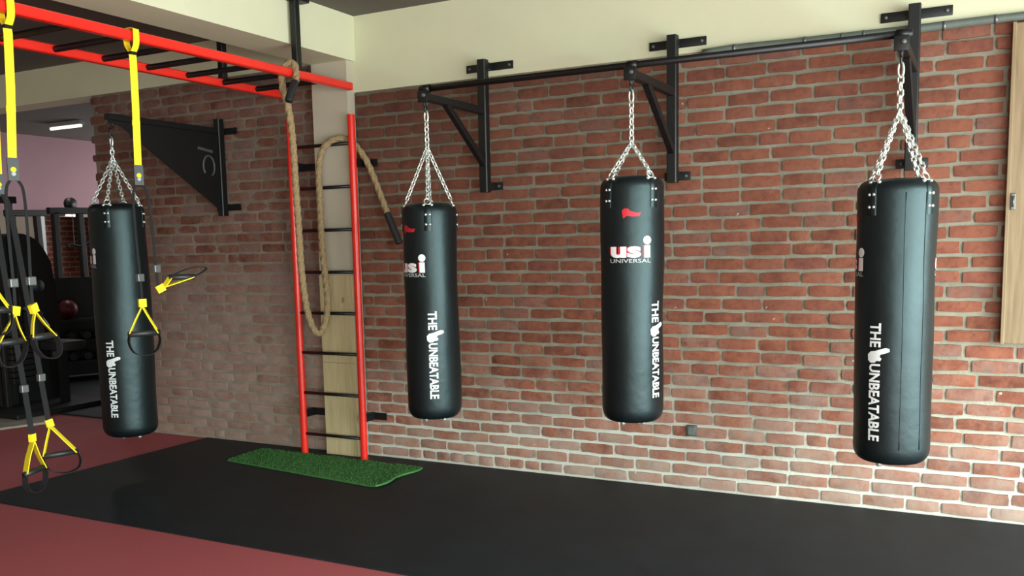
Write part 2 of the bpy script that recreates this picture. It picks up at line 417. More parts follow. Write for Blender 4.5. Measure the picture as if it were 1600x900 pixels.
def build_wall(wall, bricks, mat, lim, xvis, seed):
    rnd = random.Random(seed)
    def size(b):
        P = Vector((b[1], 0, b[2]))-CAM
        return LENS[b[0]]*b[3]/max(P.dot(FW), .1)
    bricks = sorted(bricks, key=lambda b: (not (xvis[0] < b[1] < xvis[1]), -size(b)))
    joined = NB(); tl = joined.verts.layers.float.new('tone')
    for i, (kd, x, z, sx, row) in enumerate(bricks):
        me = rnd.choice(VAR[kd])
        flip = rnd.random() < .5
        mat4 = Matrix.Translation((x, rnd.uniform(-.006, .004), z + rnd.uniform(-.003, .003))) @ Matrix.Rotation(rnd.uniform(-.012, .012), 4, 'Y') @ Matrix.Rotation(rnd.uniform(-.012, .012), 4, 'Z')
        if flip: mat4 = mat4 @ Matrix.Rotation(math.pi, 4, 'Y')
        mat4 = mat4 @ Matrix.Diagonal((sx, 1, rnd.uniform(.93, 1.06), 1))
        if i < lim:
            key = me.name + mat
            m2 = MESHES.get(key)
            if m2 is None:
                m2 = me.copy(); m2.materials.append(M[mat]); MESHES[key] = m2
            o = bpy.data.objects.new('brick', m2); COL.objects.link(o); o.parent = wall; o.matrix_local = mat4
        else:
            n0 = len(joined.verts); joined.from_mesh(me); joined.verts.ensure_lookup_table()
            t = rnd.random()
            for v in joined.verts[n0:]: v.co = mat4 @ v.co; v[tl] = t
    me = bpy.data.meshes.new('brickwork'); joined.to_mesh(me); joined.free(); me.materials.append(M[mat])
    me.polygons.foreach_set('use_smooth', [True]*len(me.polygons)); me.set_sharp_from_angle(angle=R(50))
    o = bpy.data.objects.new('brickwork', me); COL.objects.link(o); o.parent = wall; o['kind'] = 'stuff'
MESHES = {}
# tone attribute name is shared by the joined bricks; single bricks take the object's own random value
wr = sbox('wall_back_right', (-4.642, 0.016, 0.0), (3.2, 0.24, RB_TOP), 'mortar', 'red brick wall behind the three hanging bags')
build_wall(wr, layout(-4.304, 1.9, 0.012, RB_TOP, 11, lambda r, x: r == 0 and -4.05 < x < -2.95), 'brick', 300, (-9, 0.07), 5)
wl = sbox('wall_back_left', (-7.25, 0.010, 0.0), (-4.642, 0.24, LB_TOP), 'mortar_worn', 'weathered brick wall to the left of the pier')
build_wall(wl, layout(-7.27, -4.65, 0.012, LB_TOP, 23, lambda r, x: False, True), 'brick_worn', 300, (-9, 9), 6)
# the broken end of the left wall: bricks turned through the wall thickness
for r in range(int(LB_TOP/PITCH_Z)):
    me = MESHES[VAR['s'][r % 10].name + 'brick_worn']
    o = bpy.data.objects.new('brick', me); COL.objects.link(o); o.parent = wl
    o.matrix_local = Matrix.Translation((-7.262 - 0.02*(r % 2), 0.128, 0.054+r*PITCH_Z)) @ Matrix.Rotation(R(-90), 4, 'Z')

# ------------------------------------------------------------------ floor coverings
MX, MY = -6.05, -2.11
tag(link('rubber_mat', box(NB(), (MX, MY, 0.0), (3.1, -0.002, 0.008)), 'black_rubber'), 'large black rubber floor mat laid along the brick wall', 'mat')
def fl(x, y): p = onz(x, y); return (p.x, p.y)
struct(link('trim_5', prism(NB(), [fl(-30, 676), fl(83, 661), fl(76, 650), fl(22, 643), fl(-30, 648)], 0.0, 0.02), 'slab'), 'pale floor slab in front of the dark machines')
tag(link('machine_mat', box(NB(), (-12.35, .30, 0.0), (-7.34, 5.9, 0.012)), 'black_rubber'), 'black rubber mat under the machines beyond the brick wall', 'mat')
# turf strip at the ladder's foot: slightly wavy, its right end frayed and lifted
bm = NB(); nx, ny = 60, 16; A, B, Cc, Dd = Vector((-5.21, -.615)), Vector((-5.25, -.185)), Vector((-3.66, -.225)), Vector((-3.63, -.815))
def turf_xy(u, v):
    p = A.lerp(Dd, u).lerp(B.lerp(Cc, u), v)
    if u > .93: p = p + Vector((0.02*math.sin(v*9)*(u-.93)/.07 - 0.05*max(0, .45-v)*(u-.93)/.07, 0))
    return p
def turf_z(u, v): return 0.012 + 0.008*max(0, (u-.9)/.1)**2*(1.2 if v < .5 else .5) + .0015*math.sin(u*31+v*5)
top = [[bm.verts.new((*turf_xy(i/nx, j/ny), 0.008+turf_z(i/nx, j/ny)+random.uniform(-.0012, .0012))) for j in range(ny+1)] for i in range(nx+1)]
bot = [[bm.verts.new((*turf_xy(i/nx, j/ny), 0.0085+max(0, turf_z(i/nx, j/ny)-.0135))) for j in range(ny+1)] for i in range(nx+1)]
for i in range(nx):
    for j in range(ny):
        bm.faces.new((top[i][j], top[i+1][j], top[i+1][j+1], top[i][j+1])); bm.faces.new((bot[i][j], bot[i][j+1], bot[i+1][j+1], bot[i+1][j]))
for i in range(nx):
    for j in (0, ny): bm.faces.new((top[i][j], bot[i][j], bot[i+1][j], top[i+1][j]))
for j in range(ny):
    for i in (0, nx): bm.faces.new((top[i][j], bot[i][j], bot[i][j+1], top[i][j+1]))
turf = tag(thing('turf_mat', 'green artificial turf mat on the black floor below the ladder', 'mat'), 'green artificial turf mat on the black floor below the ladder', 'mat')
link('backing', bm, 'turf', turf)
# short tufts over the mat
rnd = random.Random(3); V = []; Fc = []
for q in range(9000):
    u, v = rnd.random(), rnd.random(); p = turf_xy(u, v); z = 0.008+turf_z(u, v); a = rnd.uniform(0, 6.28); h = rnd.uniform(.006, .012); l = rnd.uniform(0, .006)
    dx, dy = .0022*math.cos(a), .0022*math.sin(a); n0 = len(V)
    V += [(p.x-dx, p.y-dy, z-.001), (p.x+dx, p.y+dy, z-.001), (p.x+l*math.cos(a+1.5), p.y+l*math.sin(a+1.5), z+h)]; Fc.append((n0, n0+1, n0+2))
me = bpy.data.meshes.new('turf_pile'); me.from_pydata(V, [], Fc); o = link('turf_pile', me, 'turf', turf); o['kind'] = 'stuff'

# ------------------------------------------------------------------ wall brackets
ARM_Z, ARM_L = 2.565, 0.86
BR_X = (-3.126, -1.777, -0.402)
def bracket(label):
    t = thing('bag_bracket', label, 'bracket', group='wall brackets with open arms')
    sharp(link('post', beam(NB(), (0, -.118, 2.01), (0, -.118, 2.910), .062, .062, (0, 1, 0), .006), 'black_metal', t))
    for z, hw, nm in ((2.877, .185, 'top_plate'), (2.055, .085, 'foot_plate')):
        pl = sharp(link(nm, box(NB(), (-hw, -.0215, z-.027), (hw, -.0115, z+.027), .003), 'black_metal', t))
        link('standoff', box(NB(), (-.022, -.088, z-.022), (.022, -.0215, z+.022), .002), 'black_metal', pl)
        for s in (-1, 1):
            b = lathe(NB(), [(0, .012), (.008, .010), (.011, .004), (.011, 0)], 10)
            bo = link('bolt', b, 'grey_metal', pl); bo.location = (s*(hw-.028), -.0215, z); bo.rotation_euler = (R(90), 0, 0)
    sharp(link('arm', beam(NB(), (0, -.147, ARM_Z), (0, -ARM_L-.03, ARM_Z), .05, .05, (0, 0, 1), .005), 'black_metal', t))
    sharp(link('brace', beam(NB(), (0, -.62, ARM_Z-.012), (0, -.13, 2.20), .042, .042, (0, .6, .8), .004), 'black_metal', t))
    cp = sharp(link('end_cap', box(NB(), (-.034, -ARM_L-.042, ARM_Z-.036), (.034, -ARM_L-.028, ARM_Z+.036), .003), 'black_metal', t))
    b = link('bolt', lathe(NB(), [(0, .014), (.010, .012), (.013, .004), (.013, 0)], 10), 'grey_metal', cp); b.location = (.012, -ARM_L-.042, ARM_Z+.005); b.rotation_euler = (R(90), 0, 0)
    hk = NB(); tube(hk, [Vector((0, -ARM_L + .022*math.sin(a), ARM_Z-.042+.022*math.cos(a))) for a in [2*math.pi*i/16 for i in range(16)]], .006, 8, True)
    tube(hk, [(0, -ARM_L, ARM_Z-.024), (0, -ARM_L, ARM_Z-.008)], .012, 8)
    link('eye_bolt', hk, 'black_metal', t, True)
    return t
b0 = bracket('black steel wall bracket with diagonal brace holding the bag nearest the ladder')
for i, lb in ((1, 'black steel wall bracket with diagonal brace holding the middle bag of three'), (2, 'black steel wall bracket holding the rightmost bag, nearest the wooden board')):
    c = copy_tree(b0); c.location.x = BR_X[i]; c['label'] = lb
b0.location.x = BR_X[0]
t = thing('crossbar', 'long black steel bar joining the three open bracket arms', 'bar', (BR_X[0], -ARM_L+.01, ARM_Z+.0505))
link('bar', tube(NB(), [(-.045, 0, 0), (BR_X[2]-BR_X[0]+.045, 0, 0)], .019, 16), 'black_metal', t, True)
for i in range(3):
    x = BR_X[i]-BR_X[0]
    link('clamp', tube(NB(), [(x-.028, 0, 0), (x+.028, 0, 0)], .0245, 14), 'black_metal', t, True)
# bracket with a solid gusset plate, for the far bag
GX, GL = -5.662, 1.12
t = thing('gusset_bracket', 'black wall bracket with solid triangular gusset plate above the far left bag', 'bracket', (GX, 0, 0))
sharp(link('post', beam(NB(), (0, -.052, 1.93), (0, -.052, 2.72), .062, .062, (0, 1, 0), .006), 'black_metal', t))
for z, nm in ((2.62, 'top_plate'), (2.0, 'foot_plate')):
    link(nm, box(NB(), (-.10, -.021, z-.026), (.165, -.0115, z+.026), .003), 'black_metal', t)
bm = NB(); prism(bm, [(-.07, 1.97), (-.07, 2.60), (-GL-.02, 2.635), (-GL-.02, 2.59), (-GL+.10, 2.56)], -.004, .004)
for v in bm.verts: v.co = Vector((v.co.z, v.co.x, v.co.y))
gp = link('gusset_plate', bm, 'black_metal', t)
link('arm', beam(NB(), (0, -.075, 2.622), (0, -GL-.03, 2.622), .045, .045, (0, 0, 1), .004), 'black_metal', t)
hk = NB(); tube(hk, [Vector((0, -GL + .022*math.sin(a), 2.562+.022*math.cos(a))) for a in [2*math.pi*i/16 for i in range(16)]], .006, 8, True)
link('eye_bolt', hk, 'black_metal', t, True)
# worn emblem on the plate: a bar above an open ring
bm = NB(); beam(bm, (.006, -.30, 2.47), (.006, -.14, 2.45), .004, .022)
tube(bm, [Vector((.006, -.19-.06*math.cos(a), 2.33+.085*math.sin(a))) for a in [R(40+280*i/20-140+60) for i in range(21)]], .009, 6)
link('emblem', bm, 'emblem', gp)

# ------------------------------------------------------------------ punching bags
def text_mesh(s, size, offset=0.0, spacing=1.0):
    cu = bpy.data.curves.new('lettering', 'FONT'); cu.body = s; cu.size = size; cu.offset = offset; cu.space_character = spacing
    cu.align_x = 'LEFT'; cu.resolution_u = 3
    o = bpy.data.objects.new('lettering', cu); COL.objects.link(o)
    me = bpy.data.meshes.new_from_object(o.evaluated_get(bpy.context.evaluated_depsgraph_get()))
    bpy.data.objects.remove(o); bpy.data.curves.remove(cu)
    bm = NB(); bm.from_mesh(me); bpy.data.meshes.remove(me)
    for f in bm.faces: f.smooth = False
    return bm
def bounds(bm):
    xs = [v.co.x for v in bm.verts]; ys = [v.co.y for v in bm.verts]; return min(xs), max(xs), min(ys), max(ys)
def fit(bm, x0, x1, y0, y1):
    a, b, c, d = bounds(bm)
    for v in bm.verts:
        v.co.x = x0+(v.co.x-a)/(b-a)*(x1-x0); v.co.y = y0+(v.co.y-c)/(d-c)*(y1-y0)
    return bm
def disc(bm, cx, cy, r, n=20):
    bm.faces.new([bm.verts.new((cx+r*math.cos(2*math.pi*i/n), cy+r*math.sin(2*math.pi*i/n), 0)) for i in range(n)])
def poly2(bm, pts): bm.faces.new([bm.verts.new((x, y, 0)) for x, y in pts])
def slice_x(bm, step=.014):
    a, b, c, d = bounds(bm); x = a+step
    while x < b:
        bmesh.ops.bisect_plane(bm, geom=list(bm.verts)+list(bm.edges)+list(bm.faces), plane_co=(x, 0, 0), plane_no=(1, 0, 0)); x += step
    y = c+.05
    while y < d:
        bmesh.ops.bisect_plane(bm, geom=list(bm.verts)+list(bm.edges)+list(bm.faces), plane_co=(0, y, 0), plane_no=(0, 1, 0)); y += .05
    return bm
def wrap(bm, rad, ang, z, lift):
    """lay flat artwork (x to the right, y up) on the bag; ang = direction of its middle, radians from +x axis ccw"""
    for v in bm.verts:
        a = ang + v.co.x/rad(ang, z+v.co.y); zz = z+v.co.y; q = rad(a, zz)+lift
        v.co = Vector((q*math.cos(a), q*math.sin(a), zz))
    return bm
def icon(bm):
    # flexed arm and fist, drawn as one small silhouette (x right, y up)
    poly2(bm, [(-.48, -.34), (-.34, -.5), (-.12, -.48), (-.02, -.36), (.16, -.36), (.22, -.2), (.12, -.08), (.18, .06), (.40, .14), (.58, .26), (.56, .44), (.38, .48), (.10, .36), (-.12, .26), (-.34, .22), (-.5, .02)])
def icon2(bm):
    # red figure mark near the top of a bag: a head and a leaning body
    poly2(bm, [(-.5, .30), (-.38, .5), (-.18, .5), (-.05, .25), (.30, .05), (.5, .12), (.42, -.28), (.05, -.30), (-.25, -.22), (-.42, -.5), (-.46, -.1)])
def chain(bm, p0, p1, link_len=.034, r=.0042, wid=.011):
    p0, p1 = Vector(p0), Vector(p1); L = (p1-p0).length; n = max(2, round(L/(link_len*.74))); d = (p1-p0)/L
    side = d.cross(Vector((0.31, 0.95, 0.02))).normalized(); up2 = d.cross(side)
    for i in range(n):
        c = p0 + d*(L*(i+.5)/n); s = side if i % 2 else up2
        hl = link_len/2 - wid
        pts = []
        for k in range(10):
            a = 2*math.pi*k/10
            pts.append(c + s*(wid*math.sin(a)) + d*((hl if math.cos(a) > 0 else -hl) + wid*math.cos(a)))
        tube(bm, pts, r, 6, True)
    return bm
def punching_bag(label, X, Y, ztop, zbot, rad, view_logo, view_text, straps, join_z, hook_z, zs, seed, extra_logo=None, seam=None, droop=0.0, near=1.0):
    zf = lambda z: CAM.z + (z-CAM.z)*near
    ztop, zbot, join_z, rad = zf(ztop), zf(zbot), zf(join_z), rad*near
    zs = tuple(zf(z) for z in zs)
    t = thing('punching_bag', label, 'punching bag', (X, Y, zbot), 'hanging punching bags')
    vd = math.atan2(CAM.y-Y, CAM.x-X)                          # direction from the bag to the camera
    dirn = lambda deg: vd + R(deg)                             # degrees to the right as one faces the bag
    H = ztop - zbot
    ph = [random.Random(seed*10+i).uniform(0, 6.28) for i in range(6)]
    def mod(a, z):
        h = z/H
        return 1 + .014*math.sin(2*a+ph[0]+5*h) + .012*math.sin(3*a+ph[1]-7*h)*math.sin(math.pi*h) + .010*math.sin(9*h+ph[2]) + .006*math.sin(16*h+ph[3]+a) + droop*(.5-h)
    prof = [(0, 0)]
    prof = [(0, -.004), (rad*.35, -.003), (rad*.66, .003)] + [(rad*(.72+.28*math.sin(R(90*i/6))), .006+.075*(1-math.cos(R(90*i/6)))) for i in range(7)]
    n = 44
    prof += [(rad, .081+(H-.081-.06)*i/n) for i in range(1, n)]
    prof += [(rad*(.68+.32*math.cos(R(90*i/7))), H-.06+.06*math.sin(R(90*i/7))) for i in range(8)]
    prof += [(rad*.6, H-.002), (rad*.4, H-.004), (0, H-.004)]
    body = link('body', lathe(NB(), prof, 64, mod), 'vinyl', t, True)
    def rr(a, z): return rad*mod(a, z)
    # print: tall lettering, logo, red figure mark
    z0, z1, zl0, zl1, zr = zs
    wdt = .056
    lt = text_mesh('THE', .1, .003); fit(lt, 0, .118, -wdt/2, wdt/2)
    l2 = text_mesh('UNBEATABLE', .1, .003); Lt = z1-z0; fit(l2, .118+.082, Lt, -wdt/2, wdt/2)
    art = NB()
    for src in (lt, l2):
        me = bpy.data.meshes.new('x'); src.to_mesh(me); src.free(); art.from_mesh(me); bpy.data.meshes.remove(me)
    for v in art.verts: v.co = Vector((v.co.y, -v.co.x, 0))       # reads downwards, tops of the letters to the right
    ic = NB(); icon(ic)
    for v in ic.verts: v.co = Vector((v.co.x*.100+.012, v.co.y*.078-.157, 0))
    me = bpy.data.meshes.new('x'); ic.to_mesh(me); ic.free(); art.from_mesh(me); bpy.data.meshes.remove(me)
    bmesh.ops.triangulate(art, faces=art.faces)
    link('lettering', wrap(slice_x(art), rr, dirn(view_text), z1-zbot, .0016), 'print_white', t)
    angs = [view_logo] + ([extra_logo] if extra_logo is not None else [])
    for va in angs:
        for nm, mt, dx, lift in (('logo_shadow', 'print_red', -.008, .0012), ('logo', 'print_white', 0, .0022)):
            g = text_mesh('us', .1, .004 if nm == 'logo' else .008); h = (zl1-zl0)
            fit(g, -.118+dx, .052+dx, h*.16, h*.62)
            poly2(g, [(.070+dx, h*.16), (.105+dx, h*.16), (.105+dx, h*.66), (.070+dx, h*.66)])
            if nm == 'logo': disc(g, .0875, h*.86, .0235)
            bmesh.ops.triangulate(g, faces=g.faces)
            link(nm, wrap(slice_x(g), rr, dirn(va), zl0-zbot, lift), mt, t)
        g = text_mesh('UNIVERSAL', .1, .001); fit(g, -.122, .108, -.006, .016); bmesh.ops.triangulate(g, faces=g.faces)
        link('tagline', wrap(slice_x(g), rr, dirn(va), zl0-zbot, .0018), 'print_grey', t)
        g = NB(); icon2(g)
        for v in g.verts: v.co = Vector((v.co.x*.105, v.co.y*.055, 0))
        bmesh.ops.triangulate(g, faces=g.faces)
        link('figure_mark', wrap(slice_x(g), rr, dirn(va), zr-zbot, .0016), 'print_red', t)
    if seam is not None:
        for sa in seam:
            a = dirn(sa); bm = NB()
            tube(bm, [Vector(((rr(a, z)+.0005)*math.cos(a), (rr(a, z)+.0005)*math.sin(a), z)) for z in [.09+(H-.16)*i/24 for i in range(25)]], .0022, 6)
            link('seam', bm, 'vinyl', t, True)
    jz = join_z - zbot
    # four riveted hanging straps, each with ring and chain
    for q in range(4):
        a = dirn(straps+90*q); bm = NB(); hw = .024/rad
        rows = []
        zz = [H-.175+.0125*i for i in range(10)] + [H-.06+.06*math.sin(R(90*i/7)) for i in range(5)]
        for i, z in enumerate(zz):
            pr = rr(a, z) if i < 10 else rad*(.68+.32*math.cos(R(90*(i-10)/7)))*mod(a, z)
            rows.append([bm.verts.new(((pr+o_)*math.cos(a+s*hw), (pr+o_)*math.sin(a+s*hw), z)) for s, o_ in ((-1, .0005), (-.9, .004), (0, .0045), (.9, .004), (1, .0005))])
        for r0, r1 in zip(rows, rows[1:]):
            for j in range(4): bm.faces.new((r0[j], r0[j+1], r1[j+1], r1[j]))
        st = link('hanging_strap', bm, 'vinyl', t, True)
        for zr_ in (H-.075, H-.135):
            for s in (-.5, .5):
                rv = link('rivet', lathe(NB(), [(0, .0062), (.005, .005), (.0085, .001), (.0085, -.002)], 8), 'chrome', st, True)
                aa = a+s*hw; pr = rr(aa, zr_)+.0035
                rv.location = (pr*math.cos(aa), pr*math.sin(aa), zr_); rv.rotation_euler = (0, R(90), aa)
        pr = rad*.84; ctr = Vector((pr*math.cos(a), pr*math.sin(a), H+.006)); tan = Vector((-math.sin(a), math.cos(a), 0)); outv = Vector((math.cos(a), math.sin(a), 0))
        bm = NB(); tube(bm, [ctr + tan*(.021*math.cos(b)) + (Vector((0, 0, 1))-outv*.5).normalized()*(.022*math.sin(b)) for b in [2*math.pi*i/14 for i in range(14)]], .0048, 7, True)
        for s in (-1, 1):
            lathe(bm, [(0, .009), (.009, .006), (.011, 0), (.009, -.006), (0, -.009)], 8, None, ctr + tan*(.024*s) + outv*.010 - Vector((0, 0, .022)))
        link('ring', bm, 'chrome', t, True)
        p0 = ctr*.97 + Vector((0, 0, .016)); p0.z = ctr.z+.016
        link('chain', chain(NB(), p0, Vector((.008*math.cos(a), .008*math.sin(a), jz))), 'chrome', t, True)
    bm = NB(); chain(bm, (0, 0, jz-.01), (0, 0, hook_z-zbot-.05), .04, .005, .0135)
    link('lead_chain', bm, 'chrome', t, True)
    # carabiner hook
    bm = NB(); hz = hook_z-zbot
    tube(bm, [Vector((.0125*math.sin(a), 0, hz-.018+.036*math.cos(a))) for a in [2*math.pi*i/16 for i in range(16)]], .0055, 8, True)
    link('carabiner', bm, 'chrome', t, True)
    bm = NB(); tube(bm, [Vector((0, .012*math.sin(a), hz+.040+.034*math.cos(a))) for a in [2*math.pi*i/14 for i in range(14)]], .006, 7, True)
    link('swivel', bm, 'black_metal', t, True)
    for s in (-1, 1):
        link('base_stud', lathe(NB(), [(0, -.030), (.012, -.028), (.015, -.012), (.008, .01)], 10, None, (s*.05, .03*s, 0)), 'chrome', t, True)
    return t
HK = 2.463
punching_bag('black punching bag hanging at the far left under the gusset bracket', GX, -GL, 2.00, .285, .196, -86, -32, -20, 2.31, HK, (.45, 1.015, 1.545, 1.675, 1.83), 1)
punching_bag('black punching bag hanging beside the ladder, third from the right', BR_X[0], -ARM_L, 1.915, .535, .172, -48, 0, -3, 2.245, HK, (.682, 1.24, 1.46, 1.59, 1.75), 2, near=.988)
punching_bag('black punching bag with its white and red logo facing the camera, second from the right', BR_X[1]-.004, -ARM_L, 2.01, .612, .177, -1, 47, -48, 2.19, HK, (.765, 1.312, 1.535, 1.672, 1.80), 3, near=.988)
punching_bag('large black punching bag hanging at the right with its logos turned to the edges', BR_X[2]-.002, -ARM_L, 1.925, .50, .186, -84, -26, -38, 2.245, HK, (.63, 1.222, 1.455, 1.585, 1.74), 4, extra_logo=114, seam=(12, 44), near=.988)

# ------------------------------------------------------------------ wall ladder
LX0, LX1, LY = -4.825, -4.236, -.150
t = thing('steel_ladder', 'red steel wall ladder with black rungs fixed in front of the pier', 'ladder', ((LX0+LX1)/2, LY, 0))
hx = (LX1-LX0)/2
for s in (-1, 1):
    link('stile', tube(NB(), [(s*hx, 0, .008), (s*hx, 0, 2.63)], .028, 20), 'red_metal', t); sharp(t.children[-1])
for z in (.171, .504, .827, 1.142, 1.46, 1.783, 2.105, 2.423):
    link('rung', tube(NB(), [(-hx+.02, 0, z), (hx-.02, 0, z)], .0125, 12), 'black_metal', t, True)
for s in (-1, 1):
    for z in (.33, 2.28):
        bm = NB(); box(bm, (s*hx-.018, .02, z-.03), (s*hx+.018, -LY-.012, z+.03), .003)
        st = link('standoff', bm, 'black_metal', t)
        link('mount_plate', box(NB(), (s*hx-.02, -LY-.022, z-.028), (s*hx+.13, -LY-.0115, z+.028), .003), 'black_metal', st)
t = thing('plywood_boards', 'pale plywood boards covering the lower half of the pier', 'board', (-4.485, -.0895, 0))
link('board', box(NB(), (-.157, -.013, .010), (.157, -.0005, .748), .002), 'plywood', t)
link('board', box(NB(), (-.157, -.012, .752), (.157, -.0005, 1.437), .002), 'plywood', t)

# ------------------------------------------------------------------ monkey bars
RXA, RXB, RZ, RY0, RY1 = -4.236, -4.89, 2.832, -.15, -4.35
t = thing('monkey_bars', 'red overhead monkey bars with black rungs, hung below the ceiling beam', 'monkey bars')
for x in (RXA, RXB):
    sharp(link('rail', beam(NB(), (x, RY0, RZ), (x, RY1, RZ), .055, .055, (0, 0, 1), .007), 'red_metal', t))
for i in range(12):
    y = -.453-.335*i
    sharp(link('rung', tube(NB(), [(RXB+.026, y, RZ), (RXA-.026, y, RZ)], .019, 14), 'black_metal', t))
for x, ys in ((RXA, (-.735, -3.95)), (RXB, (-.765, -3.95))):
    for y in ys:
        h = sharp(link('hanger', beam(NB(), (x, y, RZ+.028), (x, y, ZC-.001), .05, .05, (0, 1, 0), .004), 'black_metal', t))
        link('foot_plate', box(NB(), (x-.035, y-.05, RZ+.028), (x+.035, y+.05, RZ+.037), .002), 'black_metal', h)
        link('ceiling_plate', box(NB(), (x-.03 if x == RXA else x-.05, y-.13, ZC-.055 if x == RXA else ZC-.012), (x+.05, y+.1, ZC-.002), .003), 'black_metal', h)

# ------------------------------------------------------------------ climbing rope thrown over rail and rung
def px_path(P): return [onx(a, b, RXA-.0) if k == 'x' else ony(a, b, k) for a, b, k in P]
RYR = -.79
ctl = [onx(451, 158, RXA+.066), onx(456, 140, RXA+.064), onx(463, 121, RXA+.056), Vector((RXA+.020, RYR, RZ+.060)), Vector((RXA-.030, RYR-.02, RZ+.058)), Vector((RXA-.062, RYR-.03, RZ+.0)), Vector((RXA-.062, RYR-.03, RZ-.10)), Vector((RXA-.04, RYR-.01, RZ-.22))]
ctl += [ony(a, b, y) for a, b, y in ((457, 215, -.76), (462, 290, -.73), (467, 360, -.70), (471, 420, -.66), (478, 475, -.60), (487, 508, -.54), (498, 521, -.48), (508, 505, -.43), (512, 470, -.39), (508, 430, -.35), (503, 380, -.31), (500, 320, -.27), (498, 268, -.235), (502, 240, -.215), (511, 225, -.19), (525, 217, -.16), (540, 217, -.115), (556, 228, -.085), (572, 250, -.062), (586, 282, -.045), (598, 314, -.04), (606, 336, -.04), (614, 356, -.04), (624, 380, -.04))]
pts = catmull(ctl, 20)
t = thing('battle_rope', 'thick hemp rope slung over the red rail and looped over the ladder', 'rope', pts[0])
def rope_sec(i, s):
    out = []
    for j in range(18):
        a = 2*math.pi*j/18; q = .0250*(.76+.28*abs(math.cos(1.5*(a-s*30)))); out.append((q*math.cos(a), q*math.sin(a)))
    return out
n1, n2 = 34, len(pts)-44
ofs = pts[0]
ploc = [p-ofs for p in pts]
link('rope_body', sweep(NB(), ploc[n1-2:n2+2], rope_sec), 'rope', t, True)
link('end_sleeve', tube(NB(), ploc[:n1], .0265, 14), 'black_plastic', t, True)
link('end_sleeve', tube(NB(), ploc[n2:], .0265, 14), 'black_plastic', t, True)

# ------------------------------------------------------------------ suspension trainers
def trainer(label, X, Y, z_buckle, handles, lean=0.0, leg_w=.014):
    """handles: list of (dx, dy, z_apex, spread direction angle, size)"""
    t = thing('suspension_trainer', label, 'suspension trainer', (X, Y, RZ), 'suspension trainers on the monkey bars')
    side = Vector((.35, .94, 0)).normalized(); W = .040
    zb = z_buckle-RZ
    bm = NB(); loop = []
    for i in range(13):
        a = R(-60+300*i/12); loop.append(Vector((.043*math.sin(a+math.pi)*-1, 0, .040*math.cos(a+math.pi)*-1)))
    loop = [Vector((.012, 0, -.085)), Vector((.036, 0, -.045)), Vector((.040, 0, .02)), Vector((.034, 0, .036)), Vector((0, 0, .040)), Vector((-.034, 0, .036)), Vector((-.040, 0, .02)), Vector((-.036, 0, -.045)), Vector((-.008, 0, -.085))]
    ribbon(bm, catmull(loop, 3), W, .003, (0, 1, 0))
    a = link('anchor_loop', bm, 'yellow', t)
    link('stitching', box(NB(), (-.012, -W/2, -.100), (.016, W/2, -.084), .002), 'black_web', a)
    bm = NB(); ribbon(bm, [(0, 0, -.09), (0, .003, -.12), (.003, lean*.3, zb*.5), (0, lean, zb+.03)], W, .0035, side)
    s = link('anchor_strap', bm, 'yellow', t)
    bm = NB(); ribbon(bm, [(0, lean*.5+.001, zb*.62), (0, lean*.53, zb*.62-.03)], W*1.06, .006, side); link('strap_keeper', bm, 'yellow', s)
    bk = NB(); c0 = Vector((0, lean, zb)); fr = Vector((side.y, -side.x, 0))
    ribbon(bk, [c0+Vector((0, 0, .035)), c0-Vector((0, 0, .075))], W*1.25, .012, side)
    b = link('buckle', bk, 'black_plastic', t)
    bm = NB(); lathe(bm, [(0, .004), (.012, .003), (.0135, 0)], 14)
    d_ = link('badge', bm, 'yellow', b, True); d_.location = c0+fr*.006-Vector((0, 0, .022)); d_.rotation_euler = (R(90), 0, math.atan2(fr.y, fr.x)+R(90))
    bm = NB(); lathe(bm, [(0, .004), (.010, .003), (.011, 0)], 12)
    d_ = link('badge', bm, 'print_grey', b, True); d_.location = c0+fr*.006-Vector((0, 0, .042)); d_.rotation_euler = (R(90), 0, math.atan2(fr.y, fr.x)+R(90))
    # equaliser loop and two legs
    for q, (dx, dy, za, ang, sz, tilt) in enumerate(handles):
        sg = -1 if q == 0 else 1
        top_ = c0 + side*(sg*.017) - Vector((0, 0, .07)); ap = Vector((dx, dy, za-RZ))
        mid = top_.lerp(ap, .10) + side*(sg*.020)
        leg = catmull([top_, mid, top_.lerp(ap, .45)+side*(sg*.016), top_.lerp(ap, .8)+side*(sg*.004), ap], 4)
        lg = link('leg_strap', ribbon(NB(), leg, leg_w, .004, side), 'black_web', t)
        cc = top_.lerp(ap, .80)+side*(sg*.006)
        link('adjuster', box(NB(), cc-Vector((.014, .022, .022)), cc+Vector((.014, .022, .022)), .005), 'grey_metal', lg)
        hd = Vector((math.cos(ang), math.sin(ang), 0)); dn = Vector((hd.x*tilt, hd.y*tilt, -1 if tilt < 1 else .55)).normalized(); hw = .082*sz; dr = .185*sz
        ribs = NB()
        e0 = ap + dn*dr - hd*hw; e1 = ap + dn*dr + hd*hw
        nrm = hd.cross(dn).normalized()
        ribbon(ribs, [ap + dn*-.01, ap+dn*.035], .042, .022, hd)
        for e in (e0, e1): ribbon(ribs, [ap+dn*.03, (ap+dn*.03).lerp(e, .5)+nrm*.006, e], .044*sz, .005, (hd*.5+nrm*.86))
        h = link('handle_strap', ribs, 'yellow', t)
        link('grip', tube(NB(), [e0-hd*.006, e0.lerp(e1, .5), e1+hd*.006], .017, 14), 'black_plastic', t, True)
        # foot cradle: a black loop hanging below the grip
        cr = [e0, e0+dn*.05-hd*.006, e0.lerp(e1, .12)+dn*.105, e0.lerp(e1, .5)+dn*.125, e0.lerp(e1, .88)+dn*.105, e1+dn*.05+hd*.006, e1]
        link('foot_cradle', ribbon(NB(), catmull(cr, 4), .034, .005, nrm), 'black_web', t)
    return t
def lc(P, X, Y): return (P.x-X, P.y-Y, P.z)
ya = onx(205, 60, RXA).y
